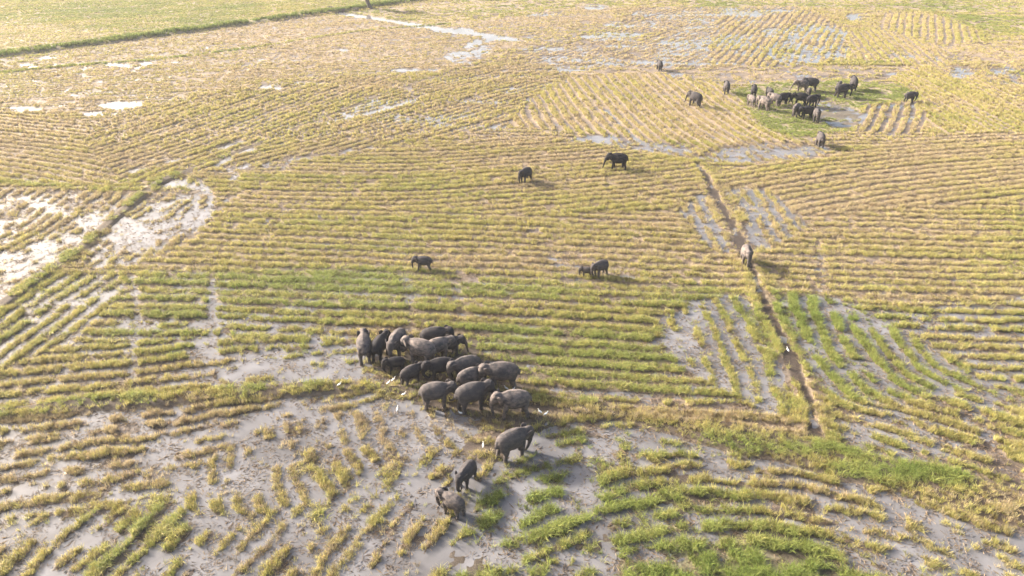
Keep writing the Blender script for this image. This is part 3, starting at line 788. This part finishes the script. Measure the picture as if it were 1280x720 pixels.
for e, me in zip(EL, meshes):
    px, py, hd, scl, pose, dust, soak, label, grp = e
    if grp != HERD: scl *= .93
    me.name = 'elephant'
    me.transform(Matrix.Diagonal((.94, 1.0, 1.06, 1)))
    me.materials.clear(); me.materials.append(M_HIDE)
    me.polygons.foreach_set('use_smooth', np.ones(len(me.polygons), bool))
    x, y = G(px, py)
    o = bpy.data.objects.new('elephant', me)
    fx = np.array([x + scl * (math.cos(R(hd)) * a - math.sin(R(hd)) * b) for a in (.7, -1) for b in (-.38, .38)])
    fy = np.array([y + scl * (math.sin(R(hd)) * a + math.cos(R(hd)) * b) for a in (.7, -1) for b in (-.38, .38)])
    zz = plan(fx, fy)['gh']
    zmin = min(v.co.z for v in me.vertices)
    o.location = (x, y, float(np.clip(zz.min(), -.10, .3)) - zmin * scl)
    o.rotation_euler = (0, 0, R(hd))
    o.scale = (scl, scl, scl)
    o['label'] = label; o['category'] = 'elephant'; o['group'] = grp
    o['dust'] = float(dust); o['soaked'] = float(soak)
    col.objects.link(o)

# ------------------------------------------------------------------ egrets
def egret_meshes():
    b1 = bmesh.new()
    loft(b1, [((-.30, 0, .40), .03, .02), ((-.18, 0, .44), .09, .07), ((0, 0, .50), .12, .11), ((.13, 0, .56), .09, .10), ((.20, 0, .62), .05, .06), ((.19, 0, .72), .035, .035), ((.24, 0, .80), .035, .035), ((.31, 0, .82), .045, .04)], 10)
    bmesh.ops.recalc_face_normals(b1, faces=b1.faces)
    body = bpy.data.meshes.new('egret_body'); b1.to_mesh(body); b1.free(); body.materials.append(M_WHITE)
    b2 = bmesh.new(); loft(b2, [((.33, 0, .82), .02, .02), ((.40, 0, .80), .015, .012), ((.47, 0, .78), .005, .005)], 6)
    bmesh.ops.recalc_face_normals(b2, faces=b2.faces)
    bill = bpy.data.meshes.new('bill'); b2.to_mesh(bill); b2.free(); bill.materials.append(M_BEAK)
    b3 = bmesh.new(); loft(b3, [((0, 0, .45), .016, .016), ((-.02, 0, .24), .012, .012), ((.01, 0, .02), .012, .012), ((.07, 0, .012), .02, .01)], 6)
    bmesh.ops.recalc_face_normals(b3, faces=b3.faces)
    leg = bpy.data.meshes.new('leg'); b3.to_mesh(leg); b3.free(); leg.materials.append(M_LEGS)
    for m in (body, bill, leg): m.polygons.foreach_set('use_smooth', np.ones(len(m.polygons), bool))
    return body, bill, leg
EB, EBI, ELG = egret_meshes()
EG = [(425, 487, 20, 'white egret on the grassy bank, farthest from the herd'),
      (433, 477, 200, 'white egret at the edge of the muddy pool'),
      (486, 484, 30, 'white egret stooping on the bank, lower of two by the dark young elephant'),
      (492, 478, 35, 'white egret on the bank just behind its stooping neighbour'),
      (505, 497, 10, 'white egret close to the hind feet of the dark young elephant'),
      (497, 514, 80, 'white egret standing upright alone in the open water below the bank'),
      (576, 520, 190, 'white egret at the hind feet of the big grey front elephant'),
      (604, 561, 90, 'white egret on the water between the herd and the calves'),
      (633, 490, 160, 'white egret under the belly of the large elephant by the water strip'),
      (641, 494, 20, 'white egret beside the hind legs of the large elephant by the water strip'),
      (675, 519, 150, 'white egret on the bank behind the pinkish walking elephant'),
      (682, 522, 20, 'white egret farther along the bank behind the pinkish elephant'),
      (597, 474, 60, 'white egret between the arched-back elephant and the water'),
      (984, 441, 110, 'white egret on the pale trodden path')]
for px, py, hd, label in EG:
    x, y = G(px, py)
    o = bpy.data.objects.new('egret', None); o.empty_display_size = .2
    o.location = (x, y, max(ground_z(x, y), -.08)); o.rotation_euler = (0, 0, R(hd)); o.scale = (.62,) * 3
    o['label'] = label; o['category'] = 'egret'; o['group'] = 'egrets around the herd'
    col.objects.link(o)
    for nm, m, dy in (('body', EB, 0), ('bill', EBI, 0), ('leg', ELG, .035), ('leg', ELG, -.035)):
        c_ = bpy.data.objects.new(nm, m); c_.parent = o; c_.location = (0, dy, 0); col.objects.link(c_)

# ------------------------------------------------------------------ tree and bushes on the far bank
def leaf_cloud(centers, n, size, seed):
    r = np.random.default_rng(seed)
    vs_, fs = [], []
    for i in range(n):
        c_, rad = centers[r.integers(len(centers))]
        d = r.normal(size=3); d /= np.linalg.norm(d); d *= rad * r.uniform(.45, 1.0) ** .5
        p = np.array(c_) + d * np.array([1, 1, .75])
        u = r.normal(size=3); u /= np.linalg.norm(u); w = np.cross(u, r.normal(size=3)); w /= np.linalg.norm(w)
        s = size * r.uniform(.6, 1.3)
        k = len(vs_)
        vs_ += [tuple(p - u * s), tuple(p + w * s * .4), tuple(p + u * s), tuple(p - w * s * .4)]
        fs.append((k, k + 1, k + 2, k + 3))
    m = bpy.data.meshes.new('crown'); m.from_pydata(vs_, [], fs)
    return m
def tubes(name, chains, m):
    bm = bmesh.new()
    for ch in chains:
        loft(bm, [(p, r, r) for p, r in ch], 8)
    bmesh.ops.recalc_face_normals(bm, faces=bm.faces)
    me = bpy.data.meshes.new(name); bm.to_mesh(me); bm.free(); me.materials.append(m)
    me.polygons.foreach_set('use_smooth', np.ones(len(me.polygons), bool))
    return me
tx, ty = G(461, 11)
t = bpy.data.objects.new('tree', None); t.location = (tx, ty, ground_z(tx, ty) - .05); col.objects.link(t)
t['label'] = 'dark-trunked tree leaning over the far grassy ditch'; t['category'] = 'tree'
tr_m = tubes('trunk', [[((.6, 0, 0), .75), ((.1, 0, 1.2), .60), ((-.4, 0, 2.6), .62), ((-1.0, .1, 4.0), .45), ((-1.6, .3, 5.4), .28), ((-2.4, .5, 6.6), .12)],
                       [((-.3, 0, 2.2), .42), ((.7, .2, 3.8), .34), ((1.6, .3, 5.2), .2), ((2.3, .2, 6.4), .1)],
                       [((-.5, 0, 2.6), .35), ((-.7, -.7, 4.2), .25), ((-.4, -1.4, 5.6), .12)],
                       [((1.4, .1, -.05), .22), ((.8, 0, .5), .35), ((.3, 0, 1.2), .35)]], M_BARK)
o = bpy.data.objects.new('trunk', tr_m); o.parent = t; col.objects.link(o)
cr_m = leaf_cloud([((-2.6, .5, 6.6), 1.9), ((-1.2, .3, 7.4), 2.0), ((.2, 0, 7.0), 1.7), ((1.8, .3, 6.4), 1.9), ((2.9, .2, 6.9), 1.4), ((-.3, -1.6, 6.2), 1.6), ((.3, 1.5, 6.8), 1.6), ((-3.6, .3, 5.7), 1.1)], 5200, .22, 5)
cr_m.materials.append(M_LEAF)
o = bpy.data.objects.new('crown', cr_m); o.parent = t; col.objects.link(o)
for px, py, w, label in ((446, 14, 1.3, 'dark leafless bush at the foot of the leaning tree'), (430, 15, 1.1, 'low purplish bush by the white channel mouth'), (413, 11, 1.0, 'small brown bush on the ditch bank away from the tree')):
    x, y = G(px, py)
    b0 = bpy.data.objects.new('bush', None); b0.location = (x, y, ground_z(x, y) - .03); col.objects.link(b0)
    b0['label'] = label; b0['category'] = 'bush'; b0['group'] = 'bushes by the far ditch'
    rs = random.Random(px)
    chains = []
    for i in range(14):
        a = rs.uniform(0, 6.28); l = rs.uniform(.5, 1.0) * w
        chains.append([((0.1 * math.cos(a), 0.1 * math.sin(a), 0), .04), ((l * .5 * math.cos(a), l * .5 * math.sin(a), l * .5), .03), ((l * math.cos(a + .3), l * math.sin(a + .3), l * .9), .012)])
    o = bpy.data.objects.new('stems', tubes('stems', chains, M_TWIG)); o.parent = b0; col.objects.link(o)
    m = leaf_cloud([((0, 0, w * .5), w * .6), ((w * .5, 0, w * .45), w * .5), ((-w * .5, .1, w * .45), w * .5)], 260, .12, px); m.materials.append(M_TWIG)
    o = bpy.data.objects.new('crown', m); o.parent = b0; col.objects.link(o)

# ------------------------------------------------------------------ stubble and grass, far too much to count
def tuft_mesh(name, nb, rad, h, wdt, splay, droop, seed, flat=False):
    r = random.Random(seed)
    vs_, fs, cs = [], [], []
    for i in range(nb):
        a = r.uniform(0, 6.283); q = rad * math.sqrt(r.random())
        bx, by = q * math.cos(a), q * math.sin(a)
        la = a + r.uniform(-1.2, 1.2)
        hh = h * r.uniform(.6, 1.12); w = wdt * r.uniform(.7, 1.3)
        ln = splay * r.uniform(.2, 1.2) * (.4 + q / rad)
        fa = r.uniform(0, 6.283); wx, wy = w * .5 * math.cos(fa), w * .5 * math.sin(fa)
        dx, dy = math.cos(la) * ln * hh, math.sin(la) * ln * hh
        sh = r.uniform(.72, 1.25); hu = r.uniform(-.08, .08)
        cc = (sh * (1 + hu), sh, sh * (1 - hu), 1)
        k = len(vs_)
        if flat:
            L = h * r.uniform(.5, 1.3); z0 = r.uniform(.005, .06)
            vs_ += [(bx - wx, by - wy, z0), (bx + wx, by + wy, z0), (bx + math.cos(la) * L + wx, by + math.sin(la) * L + wy, z0 + r.uniform(-.01, .07)), (bx + math.cos(la) * L - wx, by + math.sin(la) * L - wy, z0 + r.uniform(-.01, .05))]
            fs.append((k, k + 1, k + 2, k + 3)); cs += [cc] * 4
        elif droop > 0:
            vs_ += [(bx - wx, by - wy, -.03), (bx + wx, by + wy, -.03), (bx + dx * .6 + wx * .9, by + dy * .6 + wy * .9, hh * .75), (bx + dx * .6 - wx * .9, by + dy * .6 - wy * .9, hh * .75),
                    (bx + dx * (1.2 + droop), by + dy * (1.2 + droop), hh * (1.0 - droop * .35 * r.random()))]
            fs += [(k, k + 1, k + 2, k + 3), (k + 3, k + 2, k + 4)]; cs += [cc] * 5
        else:
            vs_ += [(bx - wx, by - wy, -.03), (bx + wx, by + wy, -.03), (bx + dx + wx * .55, by + dy + wy * .55, hh), (bx + dx - wx * .55, by + dy - wy * .55, hh)]
            fs.append((k, k + 1, k + 2, k + 3)); cs += [cc] * 4
    m = bpy.data.meshes.new(name); m.from_pydata(vs_, [], fs)
    a = m.color_attributes.new('blade', 'FLOAT_COLOR', 'POINT')
    a.data.foreach_set('color', np.array(cs, dtype=np.float32).ravel())
    m.materials.append(M_STUB)
    return m

tcol = bpy.data.collections.new('tuft_shapes')
names = []
for i in range(5): names.append(tuft_mesh('tuft_%02d' % i, 22, .11, .29, .016, .5, 0, i))                  # cut stubble
for i in range(5, 9): names.append(tuft_mesh('tuft_%02d' % i, 22, .10, .32, .017, .8, .6, i))               # regrowing green
for i in range(9, 12): names.append(tuft_mesh('tuft_%02d' % i, 12, .25, .30, .022, .3, 0, i, True))         # fallen straw
for i in range(12, 15): names.append(tuft_mesh('tuft_%02d' % i, 24, .17, .32, .035, .35, 0, i))              # wide stubble stool
for i in range(15, 17): names.append(tuft_mesh('tuft_%02d' % i, 24, .17, .33, .04, .65, .5, i))             # wide green stool
for m in names:
    tcol.objects.link(bpy.data.objects.new(m.name, m))

def jitter_grid(y0, y1, tmax, step):
    xs = np.arange(-.64 * y1 - 18, .64 * y1 + 18, step); ysr = np.arange(y0, y1, step)
    X, Y = np.meshgrid(xs, ysr)
    X = X + rng.uniform(-.5, .5, X.shape) * step; Y = Y + rng.uniform(-.5, .5, Y.shape) * step
    m = np.abs(X) < Y * .64 + 18
    return X[m], Y[m]

def scatter(name, zones):
    PX, PI, PS, PR, PT = [], [], [], [], []
    for (y0, y1, step, wide) in zones:
        X, Y = jitter_grid(y0, y1, .86, step)
        p = plan(X, Y)
        u = rng.random(X.shape)
        n = len(X)
        nf = vnoise(X, Y, .42, 123)
        keep = u < p['den'] * (.30 + .66 * sstep(.15, .5, nf))
        keep |= (u > .985) & (p['wet'] > .35) & (nf > .5)
        lit = (~keep) & (u > np.where(p['gh'] > -.015, .84, .915)) & (p['mud'] < .6)
        # standing stubble
        i = np.where(keep)[0]
        g = p['green'][i]; gh = p['gh'][i]; r1 = rng.random(len(i)); r2 = rng.random(len(i)); r3 = rng.random(len(i))
        isg = r1 < sstep(.2, .75, g + (p['n2'][i] - .5) * .5)
        if wide: idx = np.where(isg, 15 + rng.integers(0, 2, len(i)), 12 + rng.integers(0, 3, len(i)))
        else: idx = np.where(isg, 5 + rng.integers(0, 4, len(i)), rng.integers(0, 5, len(i)))
        straw = np.array([.385, .305, .185]); yel = np.array([.385, .335, .115]); grn = np.array([.218, .245, .060]); lush = np.array([.145, .190, .038])
        gg = np.clip(g + (r2 - .5) * .35, 0, 1)[:, None]
        cl = straw * (1 - sstep(.0, .3, gg)) + yel * sstep(.0, .3, gg)
        cl = cl * (1 - sstep(.25, .65, gg)) + grn * sstep(.25, .65, gg)
        cl = cl * (1 - sstep(.7, 1., gg)) + lush * sstep(.7, 1., gg)
        drk = (r3 < .08 + .22 * (1 - sstep(.15, .5, nf[i])))[:, None]
        cl = np.where(drk, cl * np.array([.45, .40, .36]), cl) * (.70 + .35 * rng.random(len(i)) + .30 * nf[i])[:, None]
        sc_ = (.75 + .5 * rng.random(len(i)))
        zsc = sc_ * p['hgt'][i] * (.75 + .5 * nf[i])
        PX.append(np.stack([X[i], Y[i], np.maximum(gh, -.06)], 1)); PI.append(idx)
        PS.append(np.stack([sc_ * (step / .155) ** .7 if not wide else sc_ * step / .36, sc_ * (step / .155) ** .7 if not wide else sc_ * step / .36, zsc], 1))
        PR.append(np.stack([rng.uniform(-.12, .12, len(i)), rng.uniform(-.12, .12, len(i)), rng.uniform(0, 6.28, len(i))], 1)); PT.append(cl)
        # fallen straw
        if not wide:
            i = np.where(lit)[0]
            PX.append(np.stack([X[i], Y[i], np.maximum(p['gh'][i], -.02)], 1)); PI.append(9 + rng.integers(0, 3, len(i)))
            s_ = .6 + .7 * rng.random(len(i))
            PS.append(np.stack([s_, s_, s_], 1)); PR.append(np.stack([np.zeros(len(i)), np.zeros(len(i)), rng.uniform(0, 6.28, len(i))], 1))
            br = rng.random(len(i))[:, None]
            PT.append((np.array([.32, .24, .15]) * (1 - br) + np.array([.09, .06, .042]) * br))
    co = np.concatenate(PX); n = len(co)
    me = bpy.data.meshes.new(name); me.vertices.add(n); me.vertices.foreach_set('co', co.ravel())
    def at(nm, ty, key, arr):
        a = me.attributes.new(nm, ty, 'POINT'); a.data.foreach_set(key, arr)
    at('idx', 'INT', 'value', np.concatenate(PI).astype(np.int32))
    at('scl', 'FLOAT_VECTOR', 'vector', np.concatenate(PS).astype(np.float32).ravel())
    at('rot', 'FLOAT_VECTOR', 'vector', np.concatenate(PR).astype(np.float32).ravel())
    ct = np.concatenate(PT); at('tint', 'FLOAT_COLOR', 'color', np.concatenate([ct, np.ones((n, 1))], 1).astype(np.float32).ravel())
    o = bpy.data.objects.new(name, me); o['kind'] = 'stuff'; col.objects.link(o)
    ng = bpy.data.node_groups.new('scatter', 'GeometryNodeTree')
    ng.interface.new_socket('Geometry', in_out='INPUT', socket_type='NodeSocketGeometry')
    ng.interface.new_socket('Geometry', in_out='OUTPUT', socket_type='NodeSocketGeometry')
    gi = ng.nodes.new('NodeGroupInput'); go = ng.nodes.new('NodeGroupOutput')
    ip = ng.nodes.new('GeometryNodeInstanceOnPoints'); ci = ng.nodes.new('GeometryNodeCollectionInfo')
    ci.inputs['Collection'].default_value = tcol; ci.inputs['Separate Children'].default_value = True; ci.inputs['Reset Children'].default_value = True
    ip.inputs['Pick Instance'].default_value = True
    def na(nm, ty):
        q = ng.nodes.new('GeometryNodeInputNamedAttribute'); q.data_type = ty; q.inputs[0].default_value = nm; return q.outputs[0]
    ng.links.new(gi.outputs[0], ip.inputs['Points']); ng.links.new(ci.outputs[0], ip.inputs['Instance'])
    ng.links.new(na('idx', 'INT'), ip.inputs['Instance Index']); ng.links.new(na('rot', 'FLOAT_VECTOR'), ip.inputs['Rotation']); ng.links.new(na('scl', 'FLOAT_VECTOR'), ip.inputs['Scale'])
    ng.links.new(ip.outputs[0], go.inputs[0])
    md = o.modifiers.new('scatter', 'NODES'); md.node_group = ng
    print(name, n, 'tufts')
    return o
so = scatter('rice_stubble', [(22, 62, .155, False), (62, 112, .22, False), (112, 165, .28, True), (165, 300, .41, True)])
so['label'] = 'rows of cut yellow and green rice stubble over the wet paddies'
so['category'] = 'stubble'

# ------------------------------------------------------------------ haze
hm, nt, b = mat('haze_air')
nt.nodes.remove(b)
pv = N(nt, 'ShaderNodeVolumePrincipled')
pv.inputs['Color'].default_value = (.93, .93, .95, 1)
pv.inputs['Density'].default_value = .00018
pv.inputs['Anisotropy'].default_value = .2
nt.links.new(pv.outputs[0], nt.nodes['Material Output'].inputs['Volume'])
bm = bmesh.new(); bmesh.ops.create_cube(bm, size=1)
for v in bm.verts:
    v.co = (v.co.x * 2000, (v.co.y + .5) * 1060 - 90, (v.co.z + .5) * 41.6 - 1.6)
h = bpy.data.meshes.new('haze'); bm.to_mesh(h); bm.free(); h.materials.append(hm)
ho = bpy.data.objects.new('haze', h); ho['kind'] = 'stuff'; col.objects.link(ho)
